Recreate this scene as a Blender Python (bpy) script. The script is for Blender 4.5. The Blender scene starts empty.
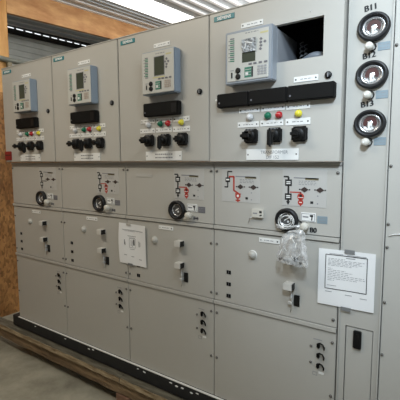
import bpy, bmesh, math, random
from mathutils import Vector, Matrix
random.seed(7)
PI = math.pi
SC = bpy.context.scene
COL = SC.collection
H = 1.49            # height of the joint between control boxes and cabinets above the floor
FL = -H             # floor level measured from that joint
BOT = -1.198        # underside of the cabinets
L = -0.039          # front face of the control boxes (cabinet fronts are y = 0)
W = 0.6             # cabinet width

# ------------------------------------------------------------------ materials
def mat(name, col, rough=.5, metal=0., noise=0., scale=8., bump=0., bscale=60., spec=.5, stretch=None, col2=None):
    m = bpy.data.materials.new(name); m.use_nodes = True
    nt = m.node_tree; b = nt.nodes['Principled BSDF']
    b.inputs['Roughness'].default_value = rough; b.inputs['Metallic'].default_value = metal
    b.inputs['Specular IOR Level'].default_value = spec
    c = (*col, 1)
    b.inputs['Base Color'].default_value = c
    if noise or bump or col2:
        tc = nt.nodes.new('ShaderNodeTexCoord'); mp = nt.nodes.new('ShaderNodeMapping')
        nt.links.new(tc.outputs['Object'], mp.inputs['Vector'])
        if stretch: mp.inputs['Scale'].default_value = stretch
    if noise or col2:
        n = nt.nodes.new('ShaderNodeTexNoise'); n.inputs['Scale'].default_value = scale; n.inputs['Detail'].default_value = 6
        n.inputs['Roughness'].default_value = .62
        nt.links.new(mp.outputs[0], n.inputs['Vector'])
        r = nt.nodes.new('ShaderNodeValToRGB')
        r.color_ramp.elements[0].position = .32; r.color_ramp.elements[1].position = .68
        c2 = col2 or tuple(max(0, v*(1-noise)) for v in col)
        r.color_ramp.elements[0].color = (*c2, 1); r.color_ramp.elements[1].color = c
        nt.links.new(n.outputs['Fac'], r.inputs['Fac']); nt.links.new(r.outputs['Color'], b.inputs['Base Color'])
    if bump:
        n2 = nt.nodes.new('ShaderNodeTexNoise'); n2.inputs['Scale'].default_value = bscale; n2.inputs['Detail'].default_value = 4
        nt.links.new(mp.outputs[0], n2.inputs['Vector'])
        bp = nt.nodes.new('ShaderNodeBump'); bp.inputs['Strength'].default_value = bump; bp.inputs['Distance'].default_value = .01
        nt.links.new(n2.outputs['Fac'], bp.inputs['Height']); nt.links.new(bp.outputs['Normal'], b.inputs['Normal'])
    return m

GREY = mat('grey_powder_coat', (.54, .522, .475), .38, noise=.035, scale=3, bump=.03, bscale=350)
GREYD = mat('grey_carcass', (.40, .39, .36), .5, noise=.04, scale=3)
PLATE = mat('diagram_plate', (.565, .553, .52), .4, noise=.03)
SHADEIN = mat('interior_shade', (.035, .035, .035), .7, noise=.2)  # near-black stands in for the shade inside the open box
BLACK = mat('black_plastic', (.009, .009, .009), .42, noise=.2, scale=20, spec=.35)
BLACKM = mat('matt_black', (.007, .0065, .006), .7, noise=.2, scale=20, spec=.2)
RUBBER = mat('black_rubber', (.009, .009, .010), .45, noise=.2, scale=30)
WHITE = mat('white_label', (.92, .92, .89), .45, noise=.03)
CREAM = mat('cream_plastic', (.69, .66, .585), .4, noise=.04)
INK = mat('grey_print', (.30, .30, .31), .6, noise=.1)
INKB = mat('black_print', (.02, .02, .02), .6, noise=.1)
RED = mat('red_print', (.50, .055, .035), .5, noise=.1)
TEAL = mat('teal_plate', (.03, .24, .27), .4, noise=.1)
BLUEG = mat('blue_grey_print', (.27, .34, .38), .5, noise=.1)
GREYP = mat('dark_grey_print', (.19, .19, .21), .5, noise=.1)
RELB = mat('relay_bezel', (.30, .375, .47), .4, noise=.04)
RELBG = mat('relay_bezel_grey', (.33, .365, .41), .4, noise=.04)
RELF = mat('relay_front', (.60, .595, .55), .4, noise=.03)
LCD = mat('relay_screen', (.075, .085, .06), .2, noise=.2)
GREEN = mat('green_print', (.06, .24, .16), .5, noise=.2)
ORANGE = mat('keypad_tan', (.50, .42, .36), .5, noise=.05)
YELP = mat('yellow_strip', (.62, .57, .30), .5, noise=.05)
FILM = mat('crumpled_film', (.62, .64, .65), .22, noise=.75, scale=90)  # mottled pale grey carries the film's glare in its colour
SOCK = mat('pale_grey_plastic', (.70, .68, .63), .4, noise=.04)
SCREWM = mat('dull_screw', (.20, .19, .175), .4, metal=.6, noise=.2)
STEEL = mat('steel', (.58, .57, .55), .3, metal=.9, noise=.1)
SILV = mat('silver_ring', (.72, .71, .70), .25, metal=.8, noise=.1)
DIALR = mat('dial_brown', (.10, .035, .03), .45, noise=.3, scale=40)
LW = mat('lamp_white', (.74, .74, .74), .2, noise=.02); LG = mat('lamp_green', (.01, .17, .09), .2, noise=.02)
LR = mat('lamp_red', (.50, .03, .035), .2, noise=.02); LY = mat('lamp_yellow', (.82, .72, .06), .2, noise=.02)
PAPER = mat('paper', (.93, .93, .92), .8, noise=.02)
TAPE = mat('grey_tape', (.23, .235, .235), .5, noise=.1)
REDTAG = mat('red_plastic', (.30, .022, .02), .5, noise=.15)
CHAN = mat('dark_steel', (.030, .031, .034), .5, metal=.3, noise=.3, scale=12)
GALV = mat('galvanised', (.62, .62, .60), .4, metal=.4, noise=.15, scale=20)
LUMB = mat('weathered_lumber', (.38, .265, .15), .8, col2=(.105, .066, .036), scale=5, bump=.5, bscale=25, stretch=(.7, 6, 6))
LUMBE = mat('sawn_edge', (.66, .53, .34), .8, col2=(.20, .13, .065), scale=9, bump=.5, bscale=30, stretch=(.8, 6, 6))
LUMBT = mat('grey_weathered_board', (.22, .20, .145), .85, col2=(.075, .066, .046), scale=9, bump=.4, bscale=30, stretch=(.7, 6, 6))
POST = mat('spruce_lumber', (.78, .45, .165), .65, col2=(.56, .27, .075), scale=3.0, bump=.15, bscale=20, stretch=(5, 5, .8))
HEAD = mat('spruce_header', (.72, .41, .175), .65, col2=(.44, .19, .065), scale=3.2, bump=.15, bscale=20, stretch=(5, .9, 3))
CONC = mat('concrete', (.50, .475, .375), .75, col2=(.25, .235, .18), scale=3.4, bump=.15, bscale=40)
SIDING = mat('metal_siding', (.55, .57, .53), .45, metal=.3, noise=.2, scale=4)
ROOFG = mat('grey_roof_sheet', (.55, .59, .62), .5, noise=.12, scale=5)
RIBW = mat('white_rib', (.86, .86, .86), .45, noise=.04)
GIRT = mat('dark_girt', (.03, .028, .026), .7, noise=.2)
WALLM = mat('painted_board', (.45, .44, .42), .8, noise=.08)

def osb_mat():
    m = bpy.data.materials.new('osb_board'); m.use_nodes = True
    nt = m.node_tree; b = nt.nodes['Principled BSDF']; b.inputs['Roughness'].default_value = .75
    tc = nt.nodes.new('ShaderNodeTexCoord')
    n = nt.nodes.new('ShaderNodeTexNoise'); n.inputs['Scale'].default_value = 3.5; n.inputs['Detail'].default_value = 5
    v = nt.nodes.new('ShaderNodeTexVoronoi'); v.inputs['Scale'].default_value = 55; v.inputs['Randomness'].default_value = 1
    mp = nt.nodes.new('ShaderNodeMapping'); mp.inputs['Scale'].default_value = (1, 1.0, .55)
    nt.links.new(tc.outputs['Object'], n.inputs['Vector']); nt.links.new(tc.outputs['Object'], mp.inputs['Vector'])
    nt.links.new(mp.outputs[0], v.inputs['Vector'])
    r1 = nt.nodes.new('ShaderNodeValToRGB'); r1.color_ramp.elements[0].color = (.27, .125, .035, 1); r1.color_ramp.elements[1].color = (.48, .25, .085, 1)
    r1.color_ramp.elements[0].position = .35; r1.color_ramp.elements[1].position = .65
    nt.links.new(n.outputs['Fac'], r1.inputs['Fac'])
    mx = nt.nodes.new('ShaderNodeMix'); mx.data_type = 'RGBA'; mx.blend_type = 'MULTIPLY'; mx.inputs[0].default_value = .75
    r2 = nt.nodes.new('ShaderNodeValToRGB'); r2.color_ramp.elements[0].color = (.35, .30, .25, 1); r2.color_ramp.elements[1].color = (1.1, 1.05, 1, 1)
    r2.color_ramp.elements[0].position = .15; r2.color_ramp.elements[1].position = .7
    nt.links.new(v.outputs['Color'], r2.inputs['Fac'])
    nt.links.new(r1.outputs[0], mx.inputs[6]); nt.links.new(r2.outputs[0], mx.inputs[7]); nt.links.new(mx.outputs[2], b.inputs['Base Color'])
    return m
OSB = osb_mat()

def film_mat():
    m = bpy.data.materials.new('clear_plastic_film'); m.use_nodes = True
    nt = m.node_tree
    for x in list(nt.nodes): nt.nodes.remove(x)
    out = nt.nodes.new('ShaderNodeOutputMaterial')
    tr = nt.nodes.new('ShaderNodeBsdfTransparent'); tr.inputs[0].default_value = (.95, .95, .95, 1)
    gl = nt.nodes.new('ShaderNodeBsdfGlossy'); gl.inputs['Roughness'].default_value = .22; gl.inputs[0].default_value = (.9, .9, .9, 1)
    df = nt.nodes.new('ShaderNodeBsdfDiffuse'); df.inputs[0].default_value = (.85, .85, .84, 1)
    m1 = nt.nodes.new('ShaderNodeMixShader'); m1.inputs[0].default_value = .68
    m2 = nt.nodes.new('ShaderNodeMixShader')
    tc = nt.nodes.new('ShaderNodeTexCoord'); n = nt.nodes.new('ShaderNodeTexNoise'); n.inputs['Scale'].default_value = 45; n.inputs['Detail'].default_value = 4
    rp = nt.nodes.new('ShaderNodeValToRGB'); rp.color_ramp.elements[0].position = .38; rp.color_ramp.elements[1].position = .72
    rp.color_ramp.elements[0].color = (.12, .12, .12, 1); rp.color_ramp.elements[1].color = (.75, .75, .75, 1)
    nt.links.new(tc.outputs['Object'], n.inputs['Vector']); nt.links.new(n.outputs['Fac'], rp.inputs['Fac'])
    nt.links.new(gl.outputs[0], m1.inputs[1]); nt.links.new(df.outputs[0], m1.inputs[2])
    nt.links.new(rp.outputs[0], m2.inputs[0]); nt.links.new(tr.outputs[0], m2.inputs[1]); nt.links.new(m1.outputs[0], m2.inputs[2])
    nt.links.new(m2.outputs[0], out.inputs[0])
    return m
POLY = film_mat()

def emit(name, col, s):
    m = bpy.data.materials.new(name); m.use_nodes = True
    b = m.node_tree.nodes['Principled BSDF']; b.inputs['Base Color'].default_value = (*col, 1)
    b.inputs['Emission Color'].default_value = (*col, 1); b.inputs['Emission Strength'].default_value = s
    return m
SKYL = emit('translucent_roof_sheet', (1, 1, .98), 2.2)

# ------------------------------------------------------------------ mesh builder
class MB:
    """collects shapes (x from the thing's left edge, y from the cabinet front, z from the joint) into one mesh"""
    def __init__(s): s.bm = bmesh.new(); s.mats = []
    def mi(s, m):
        if m not in s.mats: s.mats.append(m)
        return s.mats.index(m)
    def _fin(s, verts, m, smooth=False):
        i = s.mi(m); fs = set(f for v in verts for f in v.link_faces)
        for f in fs: f.material_index = i; f.smooth = smooth
    def box(s, x0, x1, y0, y1, z0, z1, m, bev=0., seg=2):
        r = bmesh.ops.create_cube(s.bm, size=1)
        vs = r['verts']
        for v in vs:
            v.co = Vector(((x0+x1)/2+v.co.x*(x1-x0), (y0+y1)/2+v.co.y*(y1-y0), (z0+z1)/2+v.co.z*(z1-z0)))
        i = s.mi(m)
        for f in set(f for v in vs for f in v.link_faces): f.material_index = i
        if bev:
            es = list(set(e for v in vs for e in v.link_edges))
            bmesh.ops.bevel(s.bm, geom=es, offset=bev, segments=seg, affect='EDGES', material=i)
        return s
    def bar(s, p, q, w, t, m, y):
        """flat printed/raised stroke in the front plane from p to q (x,z), width w, standing t proud of y"""
        p = Vector((p[0], p[1])); q = Vector((q[0], q[1])); d = (q-p).normalized(); n = Vector((-d.y, d.x))*w/2
        a = [p+n, q+n, q-n, p-n]
        fr = [s.bm.verts.new((c.x, y-t, c.y)) for c in a]; bk = [s.bm.verts.new((c.x, y, c.y)) for c in a]
        i = s.mi(m); fs = [s.bm.faces.new(fr), s.bm.faces.new(bk[::-1])]
        for k in range(4): fs.append(s.bm.faces.new((fr[k], bk[k], bk[(k+1) % 4], fr[(k+1) % 4])))
        for f in fs: f.material_index = i
        bmesh.ops.recalc_face_normals(s.bm, faces=fs)
        return s
    def poly(s, pts, t, m, y):
        fr = [s.bm.verts.new((c[0], y-t, c[1])) for c in pts]; bk = [s.bm.verts.new((c[0], y, c[1])) for c in pts]
        i = s.mi(m); n = len(pts); fs = [s.bm.faces.new(fr), s.bm.faces.new(bk[::-1])]
        for k in range(n): fs.append(s.bm.faces.new((fr[k], bk[k], bk[(k+1) % n], fr[(k+1) % n])))
        for f in fs: f.material_index = i
        bmesh.ops.recalc_face_normals(s.bm, faces=fs)
        return s
    def frame(s, x0, x1, z0, z1, w, t, m, y):
        s.bar((x0, z0+w/2), (x1, z0+w/2), w, t, m, y); s.bar((x0, z1-w/2), (x1, z1-w/2), w, t, m, y)
        s.bar((x0+w/2, z0+w), (x0+w/2, z1-w), w, t, m, y); s.bar((x1-w/2, z0+w), (x1-w/2, z1-w), w, t, m, y)
        return s
    def disc(s, x, z, r, t, m, y, n=20): return s.poly([(x+r*math.cos(k*2*PI/n), z+r*math.sin(k*2*PI/n)) for k in range(n)], t, m, y)
    def lathe(s, x, z, prof, m, n=28, smooth=True, sz=1.):
        """prof: list of (radius, y) turned about the axis through (x,z) along y"""
        rings = []
        for r, y in prof:
            if r < 1e-5: rings.append([s.bm.verts.new((x, y, z))])
            else: rings.append([s.bm.verts.new((x+r*math.cos(k*2*PI/n), y, z+sz*r*math.sin(k*2*PI/n))) for k in range(n)])
        i = s.mi(m); fs = []
        for a, b in zip(rings, rings[1:]):
            for k in range(n):
                k2 = (k+1) % n
                if len(a) == 1 and len(b) == 1: continue
                if len(a) == 1: f = s.bm.faces.new((a[0], b[k], b[k2]))
                elif len(b) == 1: f = s.bm.faces.new((a[k], b[0], a[k2]))
                else: f = s.bm.faces.new((a[k], b[k], b[k2], a[k2]))
                f.material_index = i; f.smooth = smooth; fs.append(f)
        bmesh.ops.recalc_face_normals(s.bm, faces=fs)
        return s
    def tube(s, pts, r, m, n=8):
        pts = [Vector(p) for p in pts]; rings = []
        for k, p in enumerate(pts):
            d = (pts[min(k+1, len(pts)-1)]-pts[max(k-1, 0)]).normalized()
            up = Vector((0, 0, 1)) if abs(d.z) < .9 else Vector((1, 0, 0))
            a = d.cross(up).normalized(); b = d.cross(a).normalized()
            rings.append([s.bm.verts.new(p+r*(math.cos(t*2*PI/n)*a+math.sin(t*2*PI/n)*b)) for t in range(n)])
        i = s.mi(m); fs = []
        for A, B in zip(rings, rings[1:]):
            for k in range(n): fs.append(s.bm.faces.new((A[k], A[(k+1) % n], B[(k+1) % n], B[k])))
        fs.append(s.bm.faces.new(rings[0])); fs.append(s.bm.faces.new(rings[-1]))
        for f in fs: f.material_index = i; f.smooth = True
        bmesh.ops.recalc_face_normals(s.bm, faces=fs)
        return s
    def text(s, body, x, z, size, m, y, t=.0008, bold=0., xs=1., align='LEFT', rot=0.):
        cu = bpy.data.curves.new('lettering', 'FONT'); cu.body = body; cu.size = size; cu.extrude = t/2; cu.align_x = align
        o = bpy.data.objects.new('lettering', cu); COL.objects.link(o)
        dg = bpy.context.evaluated_depsgraph_get(); me = bpy.data.meshes.new_from_object(o.evaluated_get(dg))
        M = Matrix.Translation((x, y-t/2, z)) @ Matrix.Rotation(-rot, 4, 'Y') @ Matrix.Rotation(PI/2, 4, 'X') @ Matrix.Diagonal((xs, 1, 1, 1))
        me.transform(M); i = s.mi(m)
        for k in range(3 if bold else 1):
            old = set(s.bm.faces); s.bm.from_mesh(me)
            for f in set(s.bm.faces)-old: f.material_index = i
            me.transform(Matrix.Translation((bold, -.0001, bold*.4)))
        bpy.data.objects.remove(o); bpy.data.curves.remove(cu); bpy.data.meshes.remove(me)
        return s
    def build(s, name, parent=None, off=(0, 0, 0), kind=None):
        me = bpy.data.meshes.new(name); s.bm.normal_update()
        bmesh.ops.translate(s.bm, vec=Vector(off), verts=s.bm.verts)
        s.bm.to_mesh(me); s.bm.free()
        for m in s.mats: me.materials.append(m)
        o = bpy.data.objects.new(name, me); COL.objects.link(o)
        if parent: o.parent = parent
        if kind: o['kind'] = kind
        return o

def empty(name, loc, label, cat, group=None):
    o = bpy.data.objects.new(name, None); COL.objects.link(o); o.location = loc; o.empty_display_size = .1
    o['label'] = label; o['category'] = cat
    if group: o['group'] = group
    return o
def tag(o, label, cat, group=None):
    o['label'] = label; o['category'] = cat
    if group: o['group'] = group
    return o
def struct(mb, name, off=(0, 0, H)):
    return mb.build(name, None, off, 'structure')

def scribble(mb, x0, x1, z, y, m, w=.003, gap=.3):
    """a line of print too small to read: short dashes"""
    x = x0
    while x < x1:
        l = random.uniform(.006, .016); mb.bar((x, z), (min(x+l, x1), z), w, .0003, m, y); x += l+.004

# ------------------------------------------------------------------ control boxes on top
ZT = .671
def label_plate(root, x0, x1, z0, z1, y, off=(0, 0, 0), holes=True, lines=1, ink=INK, title=None):
    b = MB(); b.box(x0, x1, y-.0025, y, z0, z1, WHITE, .0006, 1); f = y-.0025
    h = z1-z0; zc = (z0+z1)/2
    if holes:
        b.disc(x0+.009, zc, .0032, .0008, INKB, f, 10); b.disc(x1-.009, zc, .0032, .0008, INKB, f, 10)
    if title:
        b.text(title[0], (x0+x1)/2+.012, zc+.003, .019, INK, f, .0005, xs=.95, align='CENTER')
        b.text(title[1], (x0+x1)/2+.006, zc-.018, .019, INK, f, .0005, xs=.95, align='CENTER')
    else:
        for k in range(lines):
            zz = zc+((lines-1)/2-k)*h*.36
            scribble(b, x0+(x1-x0)*.28, x1-(x1-x0)*.24, zz, f, ink, w=h*.13)
    return b.build('label_plate', root, off)

def rotary_switch(root, x, z, style):
    b = MB(); b.box(x-.033, x+.033, L-.020, L, z-.031, z+.031, BLACK, .007, 3)
    b.lathe(x, z, [(.024, L-.019), (.024, L-.026), (.020, L-.029), (0, L-.029)], BLACK)
    if style == 2: b.bar((x-.004, z+.022), (x+.010, z+.004), .006, .0008, WHITE, L-.020); b.bar((x+.004, z+.010), (x+.016, z+.016), .005, .0008, WHITE, L-.020)
    else: scribble(b, x-.016, x+.018, z+.026, L-.020, INK, w=.003)
    p = b.build('rotary_switch', root)
    h = MB(); h.lathe(x, z, [(.011, L-.027), (.010, L-.050), (0, L-.050)], BLACK)
    if style == 1:
        h.box(x-.011, x+.011, L-.070, L-.044, z-.050, z+.020, BLACK, .008, 3)
    elif style == 0:
        h.box(x-.030, x+.020, L-.066, L-.046, z-.016, z+.016, BLACK, .010, 3)
    else:
        h.box(x-.024, x+.016, L-.060, L-.044, z-.015, z+.015, BLACK, .009, 3)
    h.build('handle', p)

def lamp(root, x, z, m):
    b = MB(); b.lathe(x, z, [(.0155, L), (.0155, L-.007), (.0125, L-.008), (.0125, L-.015), (.010, L-.020), (0, L-.0215)], m)
    b.lathe(x, z, [(.0165, L), (.0165, L-.005), (.0150, L-.006)], STEEL)
    return b.build('indicator_lamp', root)

def relay(root, x0, x1, z0, z1, film):
    D = .05; yf = L-D
    b = MB(); b.box(x0, x1, yf, L, z0, z1, RELBG if film else RELB, .004, 2)
    p = b.build('protection_relay', root)
    w = x1-x0; h = z1-z0
    X = lambda u: x0+u*w
    Z = lambda v: z1-v*h
    b = MB(); m = .05 if film else .02
    b.box(X(m), X(1-m*(1.3 if film else .6)), yf-.003, yf, Z(1-m), Z(m), RELF, .002, 1); f = yf-.003
    scribble(b, X(.45), X(.72), Z(.085), f, INK, .004)
    b.build('front_plate', p)
    b = MB()
    for k in range(12 if film else 13):
        v = .14+k*.038; b.bar((X(.12), Z(v)), (X(.215), Z(v+.006)), .0052, .0005, GREEN if k % 3 else GREYP, f)
        if k % 2: b.bar((X(.09), Z(v)), (X(.105), Z(v)), .004, .0008, INKB, f)
    b.build('led_strip', p)
    if film:
        b = MB(); b.box(X(.385), X(.665), f-.0008, f, Z(.62), Z(.435), LCD)
        b.build('display', p)
        b = MB()
        nx, ny = 9, 7; g = [[b.bm.verts.new((X(.39+.29*i/nx), f-.003-random.random()*.006, Z(.20+.24*j/ny))) for i in range(nx+1)] for j in range(ny+1)]
        mi = b.mi(FILM)
        for j in range(ny):
            for i in range(nx): b.bm.faces.new((g[j][i], g[j+1][i], g[j+1][i+1], g[j][i+1])).material_index = mi
        b.bar((X(.46), Z(.25)), (X(.62), Z(.30)), .004, .001, WHITE, f-.009); b.bar((X(.50), Z(.24)), (X(.46), Z(.38)), .003, .001, WHITE, f-.009)  # white strokes painted as glare on the crumpled film
        o = b.build('protective_film', p); o['label'] = 'crumpled peeling film over the display'
        md = o.modifiers.new('thick', 'SOLIDIFY'); md.thickness = .0006
    else:
        b = MB(); b.box(X(.41), X(.71), f-.0008, f, Z(.585), Z(.155), LCD); b.frame(X(.40), X(.72), Z(.595), Z(.145), .003, .0012, INK, f); b.build('display', p)
    for (u, v) in ((.78, .24), (.78, .36), (.74, .30) if not film else (.775, .30), (.86, .30) if film else (.83, .30), (.77, .42)):
        b = MB(); b.poly([(X(u)-.007, Z(v)), (X(u), Z(v)+.006), (X(u)+.007, Z(v)), (X(u), Z(v)-.006)], .002, GREYP, f); b.build('button', p)
    for u in (.56, .66, .77, .88):
        b = MB(); b.box(X(u)-.007, X(u)+.007, f-.002, f, Z(.66)-.004, Z(.66)+.003, GREYP); b.build('button', p)
    b = MB()
    b.bar((X(.76), Z(.13)), (X(.92), Z(.13)), .007, .0005, YELP, f)
    if not film: b.bar((X(.36), Z(.625)), (X(.72), Z(.625)), .006, .0005, YELP, f)
    b.build('marking_strip', p)
    for v in (.755, .87):
        b = MB(); b.lathe(X(.30), Z(v), [(.0115, f), (.0115, f-.004), (.007, f-.005), (0, f-.003)], BLACK); b.build('socket', p)
    b = MB(); b.box(X(.15), X(.175), f-.003, f, Z(.88), Z(.78), INKB); b.bar((X(.13), Z(.74)), (X(.20), Z(.74)), .003, .0005, INK, f); b.build('key_switch', p)
    b = MB(); b.box(X(.44), X(.585), f-.001, f, Z(.905), Z(.715), GREEN); b.box(X(.46), X(.52), f-.0014, f-.001, Z(.87), Z(.80), WHITE)
    b.box(X(.59), X(.62), f-.0012, f, Z(.905), Z(.715), INKB)
    for k in range(3): b.bar((X(.45), Z(.76+k*.05)), (X(.58), Z(.76+k*.05)), .002, .0014, RELF, f)
    b.build('memory_key_panel', p)
    b = MB()
    km = GREYP if film else ORANGE
    for i in range(3):
        for j in range(4): b.box(X(.715+i*.065), X(.765+i*.065), f-.002, f, Z(.745+j*.045), Z(.715+j*.045), mat_key if film else km)
    b.build('keypad', p)
    if film:   # rear case reaching into the box through the cut-out
        b = MB(); b.box(x0+.012, x1-.001, L, .188, z0+.012, z1-.006, mat_case, .002, 1)
        b.build('rear_case', p)
mat_key = mat('grey_keys', (.40, .40, .41), .5, noise=.05)
mat_case = mat('grey_metal_case', (.36, .385, .42), .45, noise=.1)

def control_box(X0, label, film):
    root = empty('control_box', (X0, 0, H), label, 'control box', 'control boxes along the top of the switchgear row')
    a, c = .003, .597
    b = MB(); y0, y1 = L+.022, .36; t = .012
    if film:   # open cut-out: the housing is hollow
        b.box(a, a+t, y0, y1, .003, ZT, GREY); b.box(c-t, c, y0, y1, .003, ZT, GREY)
        b.box(a+t, c-t, y0, y1, .003, .003+t, GREY); b.box(a+t, c-t, y0, y1, ZT-t, ZT, GREY); b.box(a+t, c-t, y1-t, y1, .003+t, ZT-t, GREY)
    else: b.box(a, c, y0, y1, .003, ZT, GREY)
    b.build('housing', root)
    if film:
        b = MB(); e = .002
        b.box(a+t, a+t+e, y0, y1-t, .003+t, ZT-t, SHADEIN); b.box(c-t-e, c-t, y0, y1-t, .003+t, ZT-t, SHADEIN)
        b.box(a+t, c-t, y0, y1-t, .003+t, .003+t+e, SHADEIN); b.box(a+t, c-t, y0, y1-t, ZT-t-e, ZT-t, SHADEIN); b.box(a+t, c-t, y1-t-e, y1-t, .003+t, ZT-t, SHADEIN)
        b.build('shade_lining', root)['label'] = 'dark sheets standing in for the shade inside the cut-out'  # dark sheets over the inner walls, shade put into their colour
    # door
    b = MB(); z0, z1 = .004, ZT
    if film:
        hx0, hx1, hz0, hz1 = .1345, .523, .409, .559
        b.box(a, hx0, L, y0-.001, z0, z1, GREY); b.box(hx1, c, L, y0-.001, z0, z1, GREY)
        b.box(hx0, hx1, L, y0-.001, z0, hz0, GREY); b.box(hx0, hx1, L, y0-.001, hz1, z1, GREY)
        bmesh.ops.remove_doubles(b.bm, verts=b.bm.verts, dist=1e-5)
    else: b.box(a, c, L, y0-.001, z0, z1, GREY, .003, 2)
    b.build('door', root)
    b = MB(); b.box(a-.001, c+.001, L-.004, y0, ZT-.003, ZT+.003, GREY, .0015, 1); b.build('top_lip', root)
    b = MB(); b.box(.026, .131, L-.003, L, .630, .652, TEAL, .0006, 1)
    b.text('SIEMENS', .0785, .6345, .0185, WHITE, L-.003, .0006, bold=.0008, xs=1.05, align='CENTER'); b.build('maker_plate', root)['label'] = 'teal maker plate with white lettering'
    b = MB(); b.lathe(.546, .333, [(.0135, L), (.0135, L-.006), (.010, L-.009), (0, L-.009)], BLACK); b.box(.544, .548, L-.0105, L-.009, .325, .341, INK); b.build('door_lock', root)
    if film:
        relay(root, .114, .334, .334, .554, True)
        label_plate(root, .165, .268, .576, .597, L)
        label_plate(root, .408, .507, .319, .3405, L)
        segs = [(.060, .218), (.219, .391), (.392, .579)]
        zt0, zt1 = .243, .303
        b = MB(); b.lathe(.471, .584, [(.004, L), (.003, L-.002), (0, L-.002)], STEEL, 10); b.build('screw', root)
    else:
        relay(root, .222, .434, .338, .547, False)
        label_plate(root, .263, .368, .576, .597, L)
        segs = [(.210, .438)]
        zt0, zt1 = .233, .300
    for (u, v) in segs:
        b = MB(); b.box(u, v, L-.034, L, zt0, zt1, BLACKM, .004, 2)
        b.disc(u+.014, zt0+.020, .004, .0006, GREYP, L-.034, 10)
        if not film: b.box(v-.04, v-.01, L-.0355, L-.034, zt0+.012, zt1-.012, BLACK)
        q = b.build('terminal_cover', root)
        if u < .21:
            for zz in ((zt0+.018, zt1-.020) if not film else (zt0+.036,)):
                s = MB(); s.box(u-.010, u+.001, L-.030, L-.018, zz-.005, zz+.005, WHITE, .002, 1); s.build('fixing_clip', q)
    dx = 0 if film else .006
    for (u, v, p, q) in ((.157, .257, .215, .238), (.266, .372, .215, .239), (.378, .478, .213, .238)): label_plate(root, u+dx, v+dx, p-(.012 if not film else 0), q-(.014 if not film else 0), L)
    for (u, v, p, q) in ((.151, .254, .152, .176), (.262, .366, .152, .177), (.376, .480, .150, .177)): label_plate(root, u+dx, v+dx, p, q, L, lines=1)
    for u, m in ((.213, LW), (.298, LG), (.348, LR), (.432, LY)): lamp(root, u+dx, .195, m)
    for k, u in enumerate((.222, .332, .440)): rotary_switch(root, u+dx, .113, k)
    label_plate(root, .196, .435, .009, .056, L-.001, lines=2, title=('TRANSFORMER', 'DIF 152') if film else None)
    return root

boxes = [
 control_box(0, 'leftmost grey control box, beside the timber post, with a red tag at its lower corner', False),
 control_box(W, 'second grey control box from the timber post, with a black strip below its relay', False),
 control_box(2*W, 'third grey control box, between the box with the open cut-out and two similar boxes', False),
 control_box(3*W, 'grey control box with a dark open cut-out beside its relay', True)]

# cables and a conduit hanging inside the open box
def inside_box():
    r = boxes[3]
    b = MB(); pts = []
    for k in range(22): pts.append((.368+.007*math.sin(k*1.3), .15+.012*math.cos(k*1.3), .535-.004*k))
    b.tube(pts, .0024, INK); pts = [(p[0]+.016, p[1]+.01, p[2]-.01) for p in pts]; b.tube(pts, .0024, INK)
    b.build('cable', r)['label'] = 'coiled pale wires inside the cut-out'
    b = MB()
    b.tube([(.375+.012*k, .13+.004*math.sin(k), .428+.030*math.sin(PI*(k+1)/13)) for k in range(12)], .017, mat_case)
    b.build('cable_sleeve', r)
inside_box()

# ------------------------------------------------------------------ cabinets
def screw(parent, x, z, off, y=0, r=.0065, m=None):
    b = MB(); b.lathe(x, z, [(r, y), (r, y-.003), (r*.6, y-.006), (0, y-.006)], m or SCREWM, 12); b.build('screw', parent, off)

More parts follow.
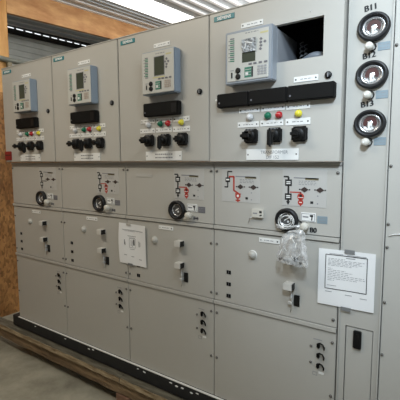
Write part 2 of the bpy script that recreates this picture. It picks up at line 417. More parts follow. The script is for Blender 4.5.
def diag_line(b, kind, ox, colour_red=True):
    """single-line diagram printed on a plate"""
    f = -.0015
    R_ = RED if colour_red else INKB
    if kind == 'fuse':
        b.bar((.077, -.044), (.102, -.044), .006, .0006, INKB, f); b.bar((.078, -.044), (.078, -.118), .006, .0006, INKB, f)
        b.bar((.060, -.117), (.080, -.117), .006, .0006, INKB, f)
        b.box(.066, .090, f-.001, f, -.094, -.072, INKB); b.box(.070, .086, f-.0014, f, -.086, -.079, WHITE)
        b.bar((.084, -.068), (.114, -.068), .008, .0006, R_, f); b.bar((.111, -.068), (.111, -.132), .008, .0006, R_, f)
        b.bar((.109, -.131), (.136, -.146), .008, .0006, R_, f)
        b.disc(.133, -.157, .014, .0007, R_, f); b.disc(.133, -.157, .006, .0012, WHITE, f); b.bar((.133, -.165), (.133, -.186), .007, .0006, R_, f)
        b.bar((.118, -.148), (.148, -.148), .006, .0008, R_, f); b.bar((.121, -.178), (.145, -.178), .006, .0008, R_, f)
        tx, dx = .120, ((.146, -.114), (.213, -.114)); sq = (.179, -.166)
    else:
        b.bar((.357, -.0625), (.380, -.0625), .007, .0006, INKB, f); b.bar((.379, -.064), (.379, -.170), .008, .0006, INKB, f)
        for z in (-.088, -.148):
            b.box(.364, .394, f-.001, f, z-.014, z+.014, INKB); b.box(.370, .388, f-.0014, f, z-.006, z+.006, WHITE)
            b.bar((.370, z), (.388, z), .003, .0017, INKB, f)
        b.poly([(.370, -.168), (.388, -.168), (.379, -.184)], .0008, INKB, f)
        b.bar((.386, -.128), (.436, -.128), .005, .0006, R_, f)
        if colour_red:
            b.bar((.434, -.126), (.434, -.150), .006, .0006, R_, f)
            b.disc(.434, -.146, .015, .0008, R_, f); b.disc(.434, -.142, .006, .0012, INKB, f); b.bar((.422, -.149), (.446, -.149), .0025, .0013, WHITE, f)
            b.disc(.434, -.170, .012, .0008, R_, f); b.bar((.428, -.170), (.440, -.170), .003, .0012, WHITE, f)
            b.bar((.434, -.158), (.434, -.186), .005, .0006, R_, f)
        tx, dx = .402, ((.450, -.115), (.515, -.115)); sq = (.482, -.168)
    olive = mat_olive
    b.bar((tx, -.066), (tx+.106, -.069), .005, .0006, INK, f); b.bar((tx+.05, -.070), (tx+.106, -.071), .009, .0006, olive, f)
    for k in range(3): scribble(b, tx+.022, tx+.096, -.080-k*.007, f, INK, .0025)
    for (x, z) in dx:
        b.poly([(x-.017, z), (x, z+.0115), (x+.017, z), (x, z-.0115)], .0020, mat_port, f)
        b.bar((x-.024, z), (x-.018, z), .005, .0008, INKB, f); b.bar((x+.018, z), (x+.024, z), .005, .0008, INKB, f)
    b.box(sq[0]-.006, sq[0]+.006, f-.001, f, sq[1]-.005, sq[1]+.005, INKB)
    for z in (-.140, -.172): b.disc(sq[0]+.024, z, .003, .0006, INK, f, 8)
mat_olive = mat('olive_print', (.25, .21, .12), .5, noise=.2)
mat_port = mat('dark_port', (.07, .05, .045), .4, noise=.2)

def bushing(parent, x, z, off, wrapped=False):
    b = MB()
    b.lathe(x, z, [(.050, 0), (.0505, -.018), (.048, -.023), (.040, -.024), (.036, -.020), (.0355, -.004), (0, -.004)], RUBBER, 36)
    p = b.build('cable_socket', parent, off)
    b = MB(); b.lathe(x, z, [(.0335, -.004), (.0335, -.010), (.030, -.0115), (.027, -.010), (.027, -.004)], SILV, 32)
    b.build('rim', p, off)
    b = MB(); b.lathe(x, z, [(.026, -.004), (.026, -.0065), (.018, -.007), (.016, -.0055), (0, -.0055)], mat_dial, 28)
    b.bar((x-.012, z-.004), (x+.010, z+.010), .005, .0012, WHITE, -.0055); b.disc(x+.006, z-.008, .005, .002, WHITE, -.0055, 12)
    b.build('dial', p, off)
    if wrapped:
        b = MB()
        for k in range(3):
            a0 = random.uniform(0, 6); rr = .022+.007*k
            b.tube([(x+.004+rr*math.cos(a0+t*.35), -.026-.002*math.sin(t+k), z-.002*k+rr*.9*math.sin(a0+t*.35)) for t in range(16)], .0018, WHITE)
        b.tube([(x-.040, -.026, z-.028), (x-.01, -.034, z-.034), (x+.02, -.032, z-.030), (x+.045, -.026, z-.022), (x+.08, -.020, z-.024)], .006, POLY)
        b.tube([(x-.042, -.024, z-.022), (x-.01, -.030, z-.027), (x+.03, -.030, z-.024), (x+.06, -.020, z-.018)], .0022, WHITE)
        o = b.build('plastic_wrap', p, off); o['label'] = 'clear plastic wrapping over the socket'
    return p
mat_dial = mat('grey_dial', (.16, .155, .15), .35, metal=.3, noise=.5, scale=60)

def plug(parent, x, z, off):
    b = MB(); b.lathe(x, z, [(.010, 0), (.010, -.012), (.0160, -.014), (.0170, -.020), (.0160, -.034), (.011, -.039), (0, -.040)], CREAM)
    b.tube([(x-.004, -.030, z-.006), (x-.016, -.028, z-.016), (x-.030, -.020, z-.024)], .006, CREAM)
    b.build('plug', parent, off)
    b = MB(); b.tube([(x-.012, -.012, z+.010), (x-.028, -.008, z+.020), (x-.034, -.010, z+.032)], .0022, BLACK); b.build('tether', parent, off)

def socket_box(parent, x, z, off):
    b = MB(); b.box(x-.020, x+.020, -.040, 0, z-.0160, z+.0155, SOCK, .003, 2)
    p = b.build('test_socket', parent, off)
    b = MB(); b.box(x+.0185, x+.0208, -.037, -.004, z-.0145, z+.0135, BLACK, .0005, 1); b.build('socket_opening', p, off)

def latch(parent, x, z, off):
    b = MB(); b.box(x-.002, x+.024, -.004, 0, z-.026, z+.024, BLACK, .001, 1)
    p = b.build('latch', parent, off)
    b = MB(); b.box(x-.022, x-.004, -.022, 0, z-.018, z-.004, GALV, .002, 1); b.box(x-.016, x-.006, -.018, 0, z+.004, z+.022, GALV, .002, 1)
    b.tube([(x-.010, -.014, z+.040), (x-.006, -.018, z+.01), (x-.004, -.016, z-.02), (x-.012, -.012, z-.050)], .0022, GALV, 6)
    b.build('latch_bolt', p, off)

def hook_set(parent, x, off):
    for k, z in enumerate((-.776, -.820, -.866)):
        b = MB(); b.box(x-.014, x, -.010, 0, z-.013, z+.011, BLACKM, .004, 2)
        p = b.build('cable_clamp', parent, off)
        h = MB(); h.tube([(x-.008, -.010, z+.008), (x+.002, -.014, z+.016), (x+.014, -.014, z+.012), (x+.020, -.012, z), (x+.018, -.008, z-.011)], .0036, BLACKM, 8)
        h.build('hook', p, off)
    b = MB(); b.frame(x-.030, x-.010, -.914, -.898, .002, .0006, INK, 0); b.build('clamp_marking', parent, off)
    b = MB(); b.box(x-.004, x+.018, -.001, 0, -.902, -.892, WHITE); b.build('clamp_label', parent, off)
    b = MB(); b.bar((x-.030, -.752), (x+.006, -.752), .003, .0006, INK, 0); b.build('printed_line', parent, off)
    for z in (-.787, -.860): screw(parent, x-.039, z, off, r=.0055)

def cabinet(X0, label, kind, lettering, red, ghost=False, extra=False, squares=True):
    root = empty('switchgear_cabinet', (X0, 0, H+BOT), label, 'electrical cabinet', 'grey cabinets of the switchgear row')
    off = (0, 0, -BOT)
    b = MB(); b.box(.004, .596, .016, .75, BOT, -.001, GREYD); b.build('carcass', root, off)
    a, c = .0018, .5982
    def panel(name, z0, z1):
        b = MB(); b.box(a, c, 0, .0155, z0, z1, GREY, .0018, 2); return b.build(name, root, off)
    up = panel('upper_panel', -.3035, -.016); mid = panel('middle_panel', -.682, -.3275); low = panel('lower_panel', BOT+.004, -.7055)
    for z in (-.306, -.6845):
        b = MB(); b.box(a, c, -.008, .0155, z-.0175, z, GREY, .0012, 2); b.build('ledge', root, off)
    b = MB(); b.box(a, c, -.004, .0155, -.0145, -.0015, GREYD, .001, 1); b.build('top_rail', root, off)
    for x in (.0165, .5835):
        screw(up, x, -.043, off)
        for z in (-.400, -.650): screw(mid, x, z, off)
        for z in (-.749, -.985): screw(low, x, z, off)
    # upper panel: diagram, socket, plug, small plates
    b = MB(); b.box(.352, .541, -.0015, 0, -.188, -.032 if kind != 'plain' else -.045, PLATE, .0004, 1); diag_line(b, 'line', 0, red); b.build('circuit_diagram', up, off)
    if extra:
        b = MB(); b.box(.045, .245, -.0015, 0, -.187, -.030, PLATE, .0004, 1); diag_line(b, 'fuse', 0, True); b.build('circuit_diagram', up, off)
        b = MB(); b.box(.211, .267, -.016, 0, -.250, -.210, CREAM, .002, 2); f = -.016
        b.bar((.218, -.230), (.240, -.230), .006, .0006, INK, f); b.bar((.250, -.223), (.262, -.223), .010, .0006, INKB, f); b.bar((.252, -.240), (.262, -.236), .006, .0006, INKB, f)
        q = b.build('selector_box', up, off)
        b = MB(); b.tube([(.212, -.010, -.245), (.200, -.012, -.256), (.194, -.010, -.275)], .0028, GALV); b.build('lever', q, off)
    if ghost:
        b = MB(); b.box(.081, .200, -.002, 0, -.081, -.064, PLATE, .0005, 1); b.build('blank_label', up, off)
    bushing(up, .377, -.248, off, extra); plug(up, .460, -.268, off)
    b = MB()
    if lettering: b.text(lettering, .474, -.294, .029, INKB, 0, .0008, bold=.0017, xs=.95)
    else: b.bar((.476, -.283), (.489, -.283), .017, .0006, GREYP, 0); b.bar((.494, -.284), (.506, -.284), .016, .0006, GREYP, 0); b.bar((.476, -.283), (.506, -.2836), .005, .0006, GREYP, 0)
    b.build('lettering', up, off)
    b = MB(); b.box(.437, .500, -.004, 0, -.250, -.212, WHITE, .001, 1); f = -.004
    b.frame(.440, .497, -.247, -.215, .0022, .0004, INK, f); b.bar((.446, -.229), (.470, -.230), .006, .0005, INK, f); b.bar((.476, -.224), (.490, -.224), .008, .0005, INKB, f); b.bar((.486, -.224), (.484, -.243), .005, .0005, INKB, f)
    b.build('label_plate', up, off)
    b = MB(); b.box(.506, .548, -.0015, 0, -.253, -.222, BLUEG if extra else GREYP, .0004, 1); scribble(b, .511, .543, -.231, -.0015, INK, .002); scribble(b, .511, .543, -.243, -.0015, INK, .002); b.build('small_plate', up, off)
    # middle panel
    b = MB(); b.box(.244, .344, -.003, 0, -.362, -.341, WHITE, .0006, 1); b.disc(.254, -.3515, .003, .0008, INK, -.003, 10); b.disc(.334, -.3515, .0035, .0008, INKB, -.003, 10); scribble(b, .270, .318, -.351, -.003, INK, .003); b.build('label_plate', mid, off)
    b = MB(); b.lathe(.212, -.427, [(.020, 0), (.020, -.004), (.016, -.009), (.012, -.016), (.006, -.019), (0, -.019)], GREY); b.lathe(.212, -.427, [(.0215, 0), (.0215, -.003), (.019, -.0035)], WHITE if extra else GREY); b.build('round_knob', mid, off)
    for z in (-.531, -.590, -.649):
        if not squares and z > -.56: continue
        b = MB(); b.box(.073, .096, -.002, .001, z-.009, z+.009, BLACKM); b.bar((.0845, z-.009), (.0845, z+.009), .0015, .0008, GREYP, -.002); b.build('viewing_port', mid, off)
    socket_box(mid, .397, -.421, off); socket_box(mid, .397, -.536, off)
    latch(mid, .416, -.600, off)
    hook_set(low, .534, off)
    return root

cabinet(0, 'leftmost grey switchgear cabinet, next to the brown wooden board wall', 'line', None, False)
cabinet(W, 'second grey switchgear cabinet, its right edge under the taped diagram sheet', 'line', None, True)
cabinet(2*W, 'third grey switchgear cabinet, its left edge under the taped diagram sheet', 'line', None, True, ghost=True, squares=True)
cabinet(3*W, 'grey switchgear cabinet with two circuit diagrams and a clear plastic bag on it', 'line', 'B0', True, extra=True)

# ------------------------------------------------------------------ narrow end cabinet with the three sockets
TX = 2.404; TW = .1575
def tower():
    root = empty('socket_cabinet', (2.4, 0, H+BOT), 'narrow pale grey cabinet with three round black sockets marked in black', 'electrical cabinet')
    off = (0, 0, -BOT); a, c = .0045, .1615; top = 1.02
    b = MB(); b.box(a, c, .016, .75, BOT, top, GREYD); b.build('carcass', root, off)
    # front sheet with an opening for the small door
    b = MB(); dx0, dx1, dz0, dz1 = .033, .138, -1.19, -.660
    b.box(a, c, 0, .0155, dz1, top, GREY); b.box(a, dx0, 0, .0155, BOT, dz1, GREY); b.box(dx1, c, 0, .0155, BOT, dz1, GREY); b.box(dx0, dx1, 0, .0155, BOT, dz0, GREY)
    fr = b.build('front_panel', root, off)
    b = MB(); b.box(.1555, .1625, -.008, 0, BOT+.006, top, GREY, .002, 2); b.build('edge_flange', root, off)
    b = MB(); b.box(a, a+.006, -.006, 0, BOT+.006, top, GREY, .002, 2); b.build('edge_flange', root, off)
    b = MB(); b.box(dx0+.003, dx1-.0025, .003, .0150, dz0+.003, dz1-.004, GREY, .0015, 2); d = b.build('door', root, off)
    b = MB(); b.box(.065, .096, -.010, .003, -.746, -.672, BLACK, .003, 2); b.box(.070, .091, -.013, -.010, -.738, -.680, BLACKM, .002, 1); b.build('handle', d, off)
    for n, (z, kz, lz) in enumerate(((.497, .421, .419), (.327, .247, .247), (.150, .074, .076))):
        x = .0955; z -= .007
        b = MB(); b.lathe(x, z, [(.056, 0), (.0565, -.016), (.053, -.022), (.046, -.023), (.043, -.018), (.042, -.003), (0, -.003)], RUBBER, 40, sz=.90)
        p = b.build('cable_socket', fr, off)
        b = MB(); b.lathe(x, z, [(.0405, -.003), (.0405, -.010), (.036, -.012), (.0315, -.010), (.0305, -.003)], SILV, 36, sz=.90); b.build('rim', p, off)
        b = MB(); b.lathe(x, z, [(.0295, -.003), (.0295, -.005), (0, -.005)], SILV, 32, sz=.90)
        arc = [(x+.024*math.cos(t*PI/16), z+.002+.024*math.sin(t*PI/16)) for t in range(-3, 20)]; arc += [(x+.010*math.cos(t*PI/16), z+.002+.010*math.sin(t*PI/16)) for t in range(19, -4, -1)]
        for k in range(22): b.poly([arc[k], arc[k+1], arc[44-k], arc[45-k]], .0015, DIALR, -.005)
        b.box(x-.007, x+.007, -.0075, -.005, z-.024, z+.006, WHITE, .002, 1); b.bar((x+.002, z-.010), (x+.012, z-.020), .005, .0025, WHITE, -.005)
        b.build('dial', p, off)
        b = MB(); b.lathe(.085, kz, [(.010, 0), (.010, -.010), (.0142, -.012), (.0150, -.018), (.0142, -.030), (.010, -.035), (0, -.036)], CREAM); b.disc(.081, kz, .004, .0006, WHITE, -.0358, 10)
        b.build('plug', fr, off)
        b = MB(); b.lathe(.090, kz+.001, [(.0165, 0), (.0165, -.008), (.014, -.009)], BLACK); b.build('plug_seat', fr, off)
        b = MB(); b.box(.111, .152, -.0015, 0, lz-.0145, lz+.0145, BLUEG, .0004, 1); scribble(b, .115, .148, lz+.006, -.0015, INK, .002); scribble(b, .115, .148, lz-.005, -.0015, INK, .002); b.build('small_plate', fr, off)
        b = MB(); b.text(('B11', 'B12', 'B13')[n], .058, z+.0605, .030, INKB, 0, .0008, bold=.0017, xs=.98, rot=.10); b.build('lettering', fr, off)
tower()

def right_cabinet():
    root = empty('switchgear_cabinet', (2.5645, 0, H+BOT), 'plain pale grey cabinet at the right, with screws down its left edge', 'electrical cabinet')
    off = (0, 0, -BOT); top = 1.02
    b = MB(); b.box(.002, .80, .016, .75, BOT, top, GREYD); b.build('carcass', root, off)
    b = MB(); b.box(.0005, .80, -.002, .0155, BOT+.004, top, GREY, .002, 2); p = b.build('front_panel', root, off)
    for z in (.415, -.015, -.232, -.320, -.534, -.744, -1.0): screw(p, .0085, z, off, y=-.002, r=.0055)
    b = MB(); b.tube([(.012, -.005, -.276), (.03, -.006, -.268), (.06, -.006, -.264), (.10, -.005, -.262)], .0018, WHITE, 6); b.build('streak', p, off)['label'] = 'thin white cord'  # thin white streak built as a raised tube on the panel
right_cabinet()

# ------------------------------------------------------------------ sheets of paper
def sheet(name, x0, x1, z0, z1, skew, draw, label, tapes, curl):
    y = -.0075; nx, nz = 14, 16
    b = MB(); i = b.mi(PAPER); g = []
    fn = lambda u, v: (x0+(x1-x0)*u+curl[0]*math.sin(v*PI)*(1-u), y-.003*math.sin(u*PI*2+1)*v*(1-v)*4*curl[1]-curl[2]*(u**3)*.006*(v**2), z0+(z1-z0)*v+skew*u)
    for f_ in (0, 1):
        g.append([[b.bm.verts.new(Vector(fn(k/nx, j/nz))+Vector((0, .0006*f_, 0))) for k in range(nx+1)] for j in range(nz+1)])
    for j in range(nz):
        for k in range(nx):
            for f_ in (0, 1):
                q = (g[f_][j][k], g[f_][j][k+1], g[f_][j+1][k+1], g[f_][j+1][k])
                f = b.bm.faces.new(q if not f_ else q[::-1]); f.material_index = i
    for k in range(nx):
        for j, s in ((0, 1), (nz, -1)): b.bm.faces.new((g[0][j][k], g[1][j][k], g[1][j][k+1], g[0][j][k+1])).material_index = i
    for j in range(nz):
        for k in (0, nx): b.bm.faces.new((g[0][j][k], g[0][j+1][k], g[1][j+1][k], g[1][j][k])).material_index = i
    bmesh.ops.recalc_face_normals(b.bm, faces=b.bm.faces)
    def line(u0, v0, u1, v1, w, m):
        n = 6
        for k in range(n):
            a = [u0+(u1-u0)*k/n, v0+(v1-v0)*k/n, u0+(u1-u0)*(k+1)/n, v0+(v1-v0)*(k+1)/n]
            P = Vector(fn(a[0], a[1])); Q = Vector(fn(a[2], a[3])); yy = min(P.y, Q.y)
            b.bar((P.x, P.z), (Q.x, Q.z), w, .0009, m, yy+.0003)
    draw(b, line)
    o = b.build(name, None, (0, 0, H)); o['label'] = label; o['category'] = 'paper sheet'
    for (tx0, tx1, tz0, tz1, m) in tapes:
        t = MB(); t.box(tx0, tx1, -.0125, -.0110, tz0, tz1, m, .0004, 1); t.build('tape', o, (0, 0, H))
    return o
def notice(b, line):
    for e in ((.13, .905, .87, .905), (.13, .30, .87, .30)): line(*e, .0028, INKB)
    for e in ((.135, .30, .135, .905), (.865, .30, .865, .905)): line(*e, .0028, INKB)
    line(.20, .925, .45, .925, .0020, INK); line(.52, .925, .85, .925, .0020, INK)
    line(.50, .87, .66, .87, .0030, INK)
    for k, (a, c) in enumerate(((.18, .48), (.18, .82), (.18, .76), (.18, .80), (.18, .70), (.18, .60))):
        v = .84-k*.024; u = a
        while u < c: l = random.uniform(.03, .08); line(u, v, min(u+l, c), v, .0016, INK); u += l+.016
    for k, (a, c) in enumerate(((.18, .26), (.18, .50), (.18, .62), (.18, .55), (.18, .82), (.18, .84), (.18, .70), (.18, .30))):
        v = .665-k*.030; u = a
        while u < c: l = random.uniform(.03, .08); line(u, v, min(u+l, c), v, .0016, INK); u += l+.016
    line(.17, .36, .34, .36, .0016, INK)
    for u, v in ((.14, .245), (.50, .225), (.76, .205)): line(u, v, u+.12, v, .0022, INK)
sheet('paper_notice', 2.4-.081, 2.4+.137, -.588, -.354, .004, notice, 'white printed notice with a boxed text, taped across the cabinet joint at right', [(2.422, 2.461, -.362, -.346, TAPE), (2.415, 2.453, -.598, -.582, TAPE)], (0, .5, 1))
def diagram(b, line):
    line(.14, .845, .90, .845, .0026, INK); line(.20, .82, .60, .82, .0015, INK)
    line(.34, .70, .64, .70, .003, INK); line(.40, .66, .60, .66, .0022, INK)
    line(.23, .48, .23, .60, .006, INK); line(.25, .46, .25, .55, .003, INKB)
    for e in ((.40, .42, .62, .42), (.40, .64, .62, .64), (.40, .42, .40, .64), (.62, .42, .62, .64)): line(*e, .0018, INK)
    line(.56, .48, .56, .62, .010, INKB); line(.46, .46, .46, .60, .004, INK); line(.51, .44, .51, .60, .003, INK)
    line(.42, .38, .58, .38, .0025, INK); line(.75, .46, .75, .60, .005, INK); line(.79, .48, .79, .58, .003, INK)
    for u, v in ((.20, .22), (.46, .20), (.74, .16)): line(u, v, u+.10, v, .003, INK)
sheet('paper_diagram', 1.2-.058, 1.2+.153, -.590, -.352, -.002, diagram, 'white sheet with a small diagram, taped across the joint of two cabinets', [(1.2+.006, 1.2+.04, -.362, -.347, GREY), (1.2+.012, 1.2+.05, -.598, -.584, TAPE)], (-.006, 1, 1))

# ------------------------------------------------------------------ bag of bolts hanging from the socket plug
def bag():
    X0 = 1.8; b = MB(); n = 26; i = b.mi(POLY)
    prof = [(-.283, .012, .007, .452, -.046), (-.290, .034, .010, .440, -.052), (-.300, .044, .015, .435, -.060), (-.318, .051, .020, .430, -.066), (-.345, .058, .022, .428, -.069), (-.375, .064, .024, .428, -.071), (-.400, .067, .025, .428, -.072), (-.417, .068, .023, .429, -.072), (-.423, .065, .010, .429, -.072)]
    rings = []
    for z, rx, ry, cx, cy in prof:
        rg = []
        for k in range(n):
            t = k*2*PI/n; j = 1+random.uniform(-.16, .16)
            rg.append(b.bm.verts.new((X0+cx+rx*math.cos(t)*(1+random.uniform(-.05, .05)), cy+ry*math.sin(t)*j, z+random.uniform(-.004, .004)-.10*(rx*math.cos(t))*(1 if z < -.39 else 0))))
        rings.append(rg)
    for A, B in zip(rings, rings[1:]):
        for k in range(n): f = b.bm.faces.new((A[k], A[(k+1) % n], B[(k+1) % n], B[k])); f.material_index = i; f.smooth = False
    b.bm.faces.new(rings[-1]).material_index = i; b.bm.faces.new(rings[0][::-1]).material_index = i
    for k in range(9):   # white strokes painted as highlights on the film's creases
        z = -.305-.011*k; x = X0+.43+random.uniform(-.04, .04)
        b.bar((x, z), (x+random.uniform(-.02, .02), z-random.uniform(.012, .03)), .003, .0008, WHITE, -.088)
    o = b.build('plastic_bag', None, (0, 0, H)); tag(o, 'crumpled clear plastic bag of bolts hanging from the socket plug', 'bag')
    for k, (x, m, s) in enumerate(((.378, BLACKM, .8), (.398, GREYP, .8), (.414, BLACKM, .8), (.428, GREYP, .8), (.446, BLACKM, 1.4), (.464, BLACKM, .8), (.481, CREAM, .8))):
        b = MB(); z = -.411-.1*(x-.43) if s < 1.2 else -.400
        b.lathe(X0+x, z, [(0, -.072), (.0075*s, -.072), (.0075*s, -.079), (0, -.079)], m, 6, False)
        b.lathe(X0+x, z, [(.0042*s, -.073), (.0042*s, -.060), (0, -.060)], m, 10)
        tag(b.build('bolt', None, (0, 0, H)), 'large dark bolt in the bottom of the clear plastic bag' if s > 1.2 else 'pale bolt at the right bottom corner of the clear plastic bag' if m is CREAM else 'small dark or grey bolt lying in the bottom of the clear plastic bag', 'bolt', 'bolts in the plastic bag')
bag()

# red tag at the lower left of the first control box
b = MB(); b.box(.001, .083, L-.008, L-.0005, .016, .080, REDTAG, .002, 2); b.box(.008, .076, L-.0088, L-.008, .050, .056, INKB)
tag(b.build('warning_tag', None, (0, 0, H)), 'small red tag on the lower left corner of the leftmost control box', 'tag')

# ------------------------------------------------------------------ base rail and timber skid
b = MB(); b.box(-.09, 2.56, -.006, .75, -1.284, BOT-.0035, CHAN, .003, 1)
rail = b.build('base_rail', None, (0, 0, H)); tag(rail, 'long black steel base rail under the row of grey cabinets', 'base rail')
b = MB(); b.box(-.002, 2.56, -.012, -.0015, BOT-.003, BOT+.0035, WHITE, .001, 1); b.build('edge_strip', rail, (0, 0, H))['label'] = 'white strip along the top edge'  # strip in plain white on the rail's top edge
for k, (x, z) in enumerate(((.22, -1.225), (.58, -1.224), (.83, -1.226), (.87, -1.220), (1.27, -1.222), (1.32, -1.226), (1.52, -1.224), (1.56, -1.230), (1.60, -1.226), (1.66, -1.232), (1.70, -1.222))):
    b = MB(); t0 = random.uniform(0, 6)
    b.poly([(x+random.uniform(.006, .014)*math.cos(t0+q*1.25), z+.004+random.uniform(.002, .006)*math.sin(t0+q*1.25)) for q in range(5)], .003, WHITE, -.0065)
    b.build('torn_film', rail, (0, 0, H))['label'] = 'white scrap of torn film'

def skid():
    root = empty('timber_skid', (0, 0, 0), 'weathered timber skid on the floor under the grey cabinets', 'skid')
    off = (0, 0, H)
    def plank(name, x0, x1, y0, y1, z0, z1, m, ends=8, wob=.004, edge=None):
        b = MB(); b.box(x0, x1, y0, y1, z0, z1, m)
        bmesh.ops.subdivide_edges(b.bm, edges=[e for e in b.bm.edges if abs(e.verts[0].co.x-e.verts[1].co.x) > .05], cuts=40)
        for v in b.bm.verts: v.co += Vector((0, random.uniform(-wob, wob), random.uniform(-wob, wob)*.6 - (.002 if v.co.z > (z0+z1)/2 else 0)))
        if edge:
            k = b.mi(edge); b.bm.normal_update()
            for f in b.bm.faces:
                if f.normal.y < -.7: f.material_index = k
        return b.build(name, root, off)
    plank('runner', -.75, 2.7, -.030, .060, -1.412, -1.3265, LUMB, wob=.004)
    for y in (.36, .62): plank('runner', .02, 2.7, y, y+.095, -1.412, -1.3265, LUMB, wob=.004)
    plank('deck_board', -.62, 1.155, -.052, .028, -1.3245, -1.289, LUMBT, wob=.003, edge=LUMBE)
    plank('deck_board', 1.16, 2.7, -.052, .028, -1.3245, -1.289, LUMBT, wob=.003, edge=LUMBE)
    for y in (.12, .34, .60): plank('deck_board', .02, 2.7, y, y+.13, -1.3245, -1.288, LUMBT, wob=.002)
    for x in (-.55, 1.10, 2.45):
        b = MB(); b.box(x, x+.11, -.032, .72 if x > 0 else .04, FL, -1.4175, LUMBR, .004, 1); b.build('support_block', root, off)
LUMBR = mat('reddish_block', (.38, .22, .14), .8, col2=(.20, .11, .07), scale=6)
skid()

# ------------------------------------------------------------------ building
SL = .068; RZ = 1.613
roof = lambda y: RZ+SL*y
FLOORX0, FLOORX1, FY0, FY1 = -6.0, 7.0, -6.5, 5.5
b = MB(); b.box(FLOORX0, FLOORX1, FY0, FY1, FL-.1, FL, CONC); struct(b, 'floor')

def slab(b, x0, x1, y0, y1, z0f, z1f, m):
    """board that follows the roof slope: heights given as functions of y"""
    c = [(x0, y0), (x1, y0), (x1, y1), (x0, y1)]
    lo = [b.bm.verts.new((x, y, z0f(y))) for x, y in c]; hi = [b.bm.verts.new((x, y, z1f(y))) for x, y in c]
    i = b.mi(m); fs = [b.bm.faces.new(lo[::-1]), b.bm.faces.new(hi)]
    for k in range(4): fs.append(b.bm.faces.new((lo[k], lo[(k+1) % 4], hi[(k+1) % 4], hi[k])))
    for f in fs: f.material_index = i
    bmesh.ops.recalc_face_normals(b.bm, faces=fs)
# roof sheet: grey pans with white ribs, one translucent strip
SX0, SX1 = -.415, -.06
b = MB()
slab(b, -1.985, SX0, FY0, FY1, roof, lambda y: roof(y)+.03, ROOFG); slab(b, SX1, FLOORX1, FY0, FY1, roof, lambda y: roof(y)+.03, ROOFG)
x = -1.9
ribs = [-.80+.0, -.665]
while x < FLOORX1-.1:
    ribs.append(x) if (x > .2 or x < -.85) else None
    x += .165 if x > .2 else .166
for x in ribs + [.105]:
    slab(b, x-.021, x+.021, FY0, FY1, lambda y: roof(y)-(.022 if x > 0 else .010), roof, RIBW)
for x in (-.57, -.49): slab(b, x-.012, x+.012, FY0, FY1, lambda y: roof(y)-.008, roof, ROOFG)
struct(b, 'ceiling')
b = MB(); slab(b, SX0, SX1, -1.0, FY1, lambda y: roof(y)+.002, lambda y: roof(y)+.02, SKYL)
for x in (-.33, -.24, -.15): slab(b, x-.012, x+.012, -1.0, FY1, lambda y: roof(y)-.014, lambda y: roof(y)+.002, SKYL)
struct(b, 'window_1')
b = MB(); slab(b, SX0, SX1, FY0, -1.0, roof, lambda y: roof(y)+.03, ROOFG); struct(b, 'trim_5')

# left wall: board below, open above, posts and a header
WX = -.80
b = MB(); b.box(WX-.018, WX, -4.0, 5.0, FL, .652, OSB); struct(b, 'wall_left')
for n, (y0, y1) in enumerate(((.15, .492), (-2.6, -2.3), (3.6, 3.9))):
    b = MB(); z1 = roof(y0)-.003 if n == 0 else 1.39+SL*(y0-.503)
    b.box(WX-.11, WX-.0185, y0, y1, FL, z1, POST, .003, 1); struct(b, 'trim_%d' % (n+1))
b = MB(); slab(b, WX-.056, WX-.0185, .494, FY1, lambda y: 1.402+SL*(y-.503), lambda y: roof(y)-.003, HEAD); struct(b, 'trim_4')
b = MB(); slab(b, WX-.056, WX-.0185, -4.0, .148, lambda y: 1.402+SL*(y-.503), lambda y: roof(y)-.003, HEAD); struct(b, 'trim_9')
# galvanised brace bar across the opening
mat_brace = mat('grey_green_bar', (.17, .18, .15), .5, noise=.2, scale=10)
b = MB(); b.tube([(WX+.003, -.6, 1.00), (WX+.003, .25, .968), (WX+.003, .45, .958), (WX+.003, .66, .962), (WX+.003, 1.1, .985), (WX+.003, 2.4, 1.06)], .025, mat_brace, 10)
b.box(WX-.018, WX+.018, .455, .500, .86, .955, mat_olive, .004, 1)
struct(b, 'trim_8')

# lean-to beyond the opening: ribbed metal wall with a slit of daylight under the roof
FX = -1.95; top = lambda y: 1.655+.045*(y-1.14)
b = MB(); slab(b, FX-.03, FX, -5, FY1, lambda y: FL, lambda y: top(y)-.012, SIDING)
z = FL+.05
while z < 1.56: slab(b, FX, FX+.018, -5, FY1, lambda y, z=z: z+.02*(y-1.1), lambda y, z=z: z+.022+.02*(y-1.1), SIDING); z += .075
struct(b, 'wall_outer')
b = MB(); slab(b, FX, FX+.02, -5, FY1, lambda y: top(y)-.062, lambda y: top(y)+.001, GIRT); struct(b, 'trim_6')
b = MB(); slab(b, FX, FX+.03, -5, FY1, lambda y: top(y)+.020, lambda y: top(y)+.062, GIRT)
y = -4.9
while y < FY1: slab(b, FX-.02, FX+.02, y, y+.010, lambda q: top(q)-.012, lambda q: top(q)+.034, GIRT); y += .125
slab(b, FX-.03, FX, -5, FY1, lambda y: top(y)+.042, lambda y: max(top(y)+.05, roof(y)), SIDING)
struct(b, 'trim_7')
b = MB(); b.box(-1.9, FLOORX1, FY1-.05, FY1, FL, 1.97, WALLM); struct(b, 'wall_back')
b = MB(); b.box(-1.9, FLOORX1, FY0, FY0+.1, FL, 1.165, WALLM); struct(b, 'wall_front')
b = MB()   # right wall with a high wide doorway
b.box(FLOORX1-.1, FLOORX1, FY0+.1, -4.6, FL, 1.16, WALLM); b.box(FLOORX1-.1, FLOORX1, .6, FY1-.05, FL, 1.60, WALLM)
struct(b, 'wall_right')

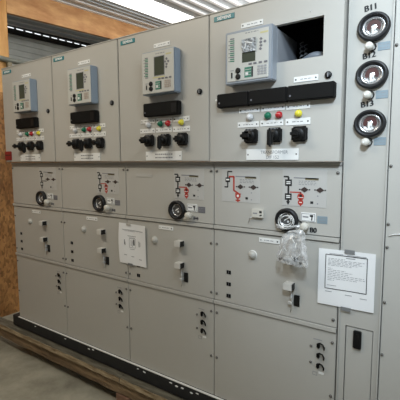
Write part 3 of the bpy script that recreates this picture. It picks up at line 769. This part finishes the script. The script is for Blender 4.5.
# ------------------------------------------------------------------ light
w = bpy.data.worlds.new('World'); SC.world = w; w.use_nodes = True
bg = w.node_tree.nodes['Background']; bg.inputs[0].default_value = (.92, .97, 1.0, 1); bg.inputs[1].default_value = 1.25
def area(name, loc, tgt, sx, sy, e, col):
    d = bpy.data.lights.new(name, 'AREA'); d.shape = 'RECTANGLE'; d.size = sx; d.size_y = sy; d.energy = e; d.color = col
    o = bpy.data.objects.new(name, d); COL.objects.link(o); o.location = loc
    o.rotation_euler = (Vector(tgt)-Vector(loc)).to_track_quat('-Z', 'Y').to_euler(); return o
area('ceiling_lamp_right', (2.95, -.9, 2.80), (2.85, -.5, 1.2), .9, .15, 12, (.85, .94, 1))
def spot(name, loc, tgt, e, col, ang, r):
    d = bpy.data.lights.new(name, 'SPOT'); d.energy = e; d.color = col; d.spot_size = math.radians(ang); d.spot_blend = 1; d.shadow_soft_size = r
    o = bpy.data.objects.new(name, d); COL.objects.link(o); o.location = loc
    o.rotation_euler = (Vector(tgt)-Vector(loc)).to_track_quat('-Z', 'Y').to_euler()
spot('cool_pool_spot', (3.0, -1.75, 2.75), (2.72, 0, H+.20), 185, (.70, .85, 1), 56, .12)  # added spot, shapes the cool pool of light on the right cabinets
area('ceiling_lamp_left', (.9, -1.45, 2.90), (.9, -.75, 1.1), 1.1, .2, 20, (1, .92, .78))
def point(name, loc, e, col, r):
    d = bpy.data.lights.new(name, 'POINT'); d.energy = e; d.color = col; d.shadow_soft_size = r
    o = bpy.data.objects.new(name, d); COL.objects.link(o); o.location = loc
point('ceiling_fill_back', (1.5, 2.3, H+1.32), 85, (1, .98, .95), .10)  # added unseen light behind the boxes, brightens ceiling and header

# ------------------------------------------------------------------ camera
cam = bpy.data.cameras.new('Camera'); co = bpy.data.objects.new('Camera', cam); COL.objects.link(co)
cam.sensor_width = 36; cam.sensor_fit = 'HORIZONTAL'; cam.lens = 380.6147/400*36; cam.clip_start = .01
yaw, pitch, roll = .6036, -.1024, -.0039
F = Vector((-math.sin(yaw)*math.cos(pitch), math.cos(yaw)*math.cos(pitch), math.sin(pitch))); Rt = Vector((math.cos(yaw), math.sin(yaw), 0)); U = Rt.cross(F)
r2 = math.cos(roll)*Rt+math.sin(roll)*U; u2 = -math.sin(roll)*Rt+math.cos(roll)*U
M = Matrix((r2, u2, -F)).transposed().to_4x4(); M.translation = Vector((2.792, -1.5598, .0062+H)); co.matrix_world = M
SC.camera = co
SC.view_settings.view_transform = 'Standard'; SC.view_settings.look = 'None'; SC.view_settings.gamma = 1; SC.view_settings.use_curve_mapping = False
SC.view_settings.exposure = 0.0
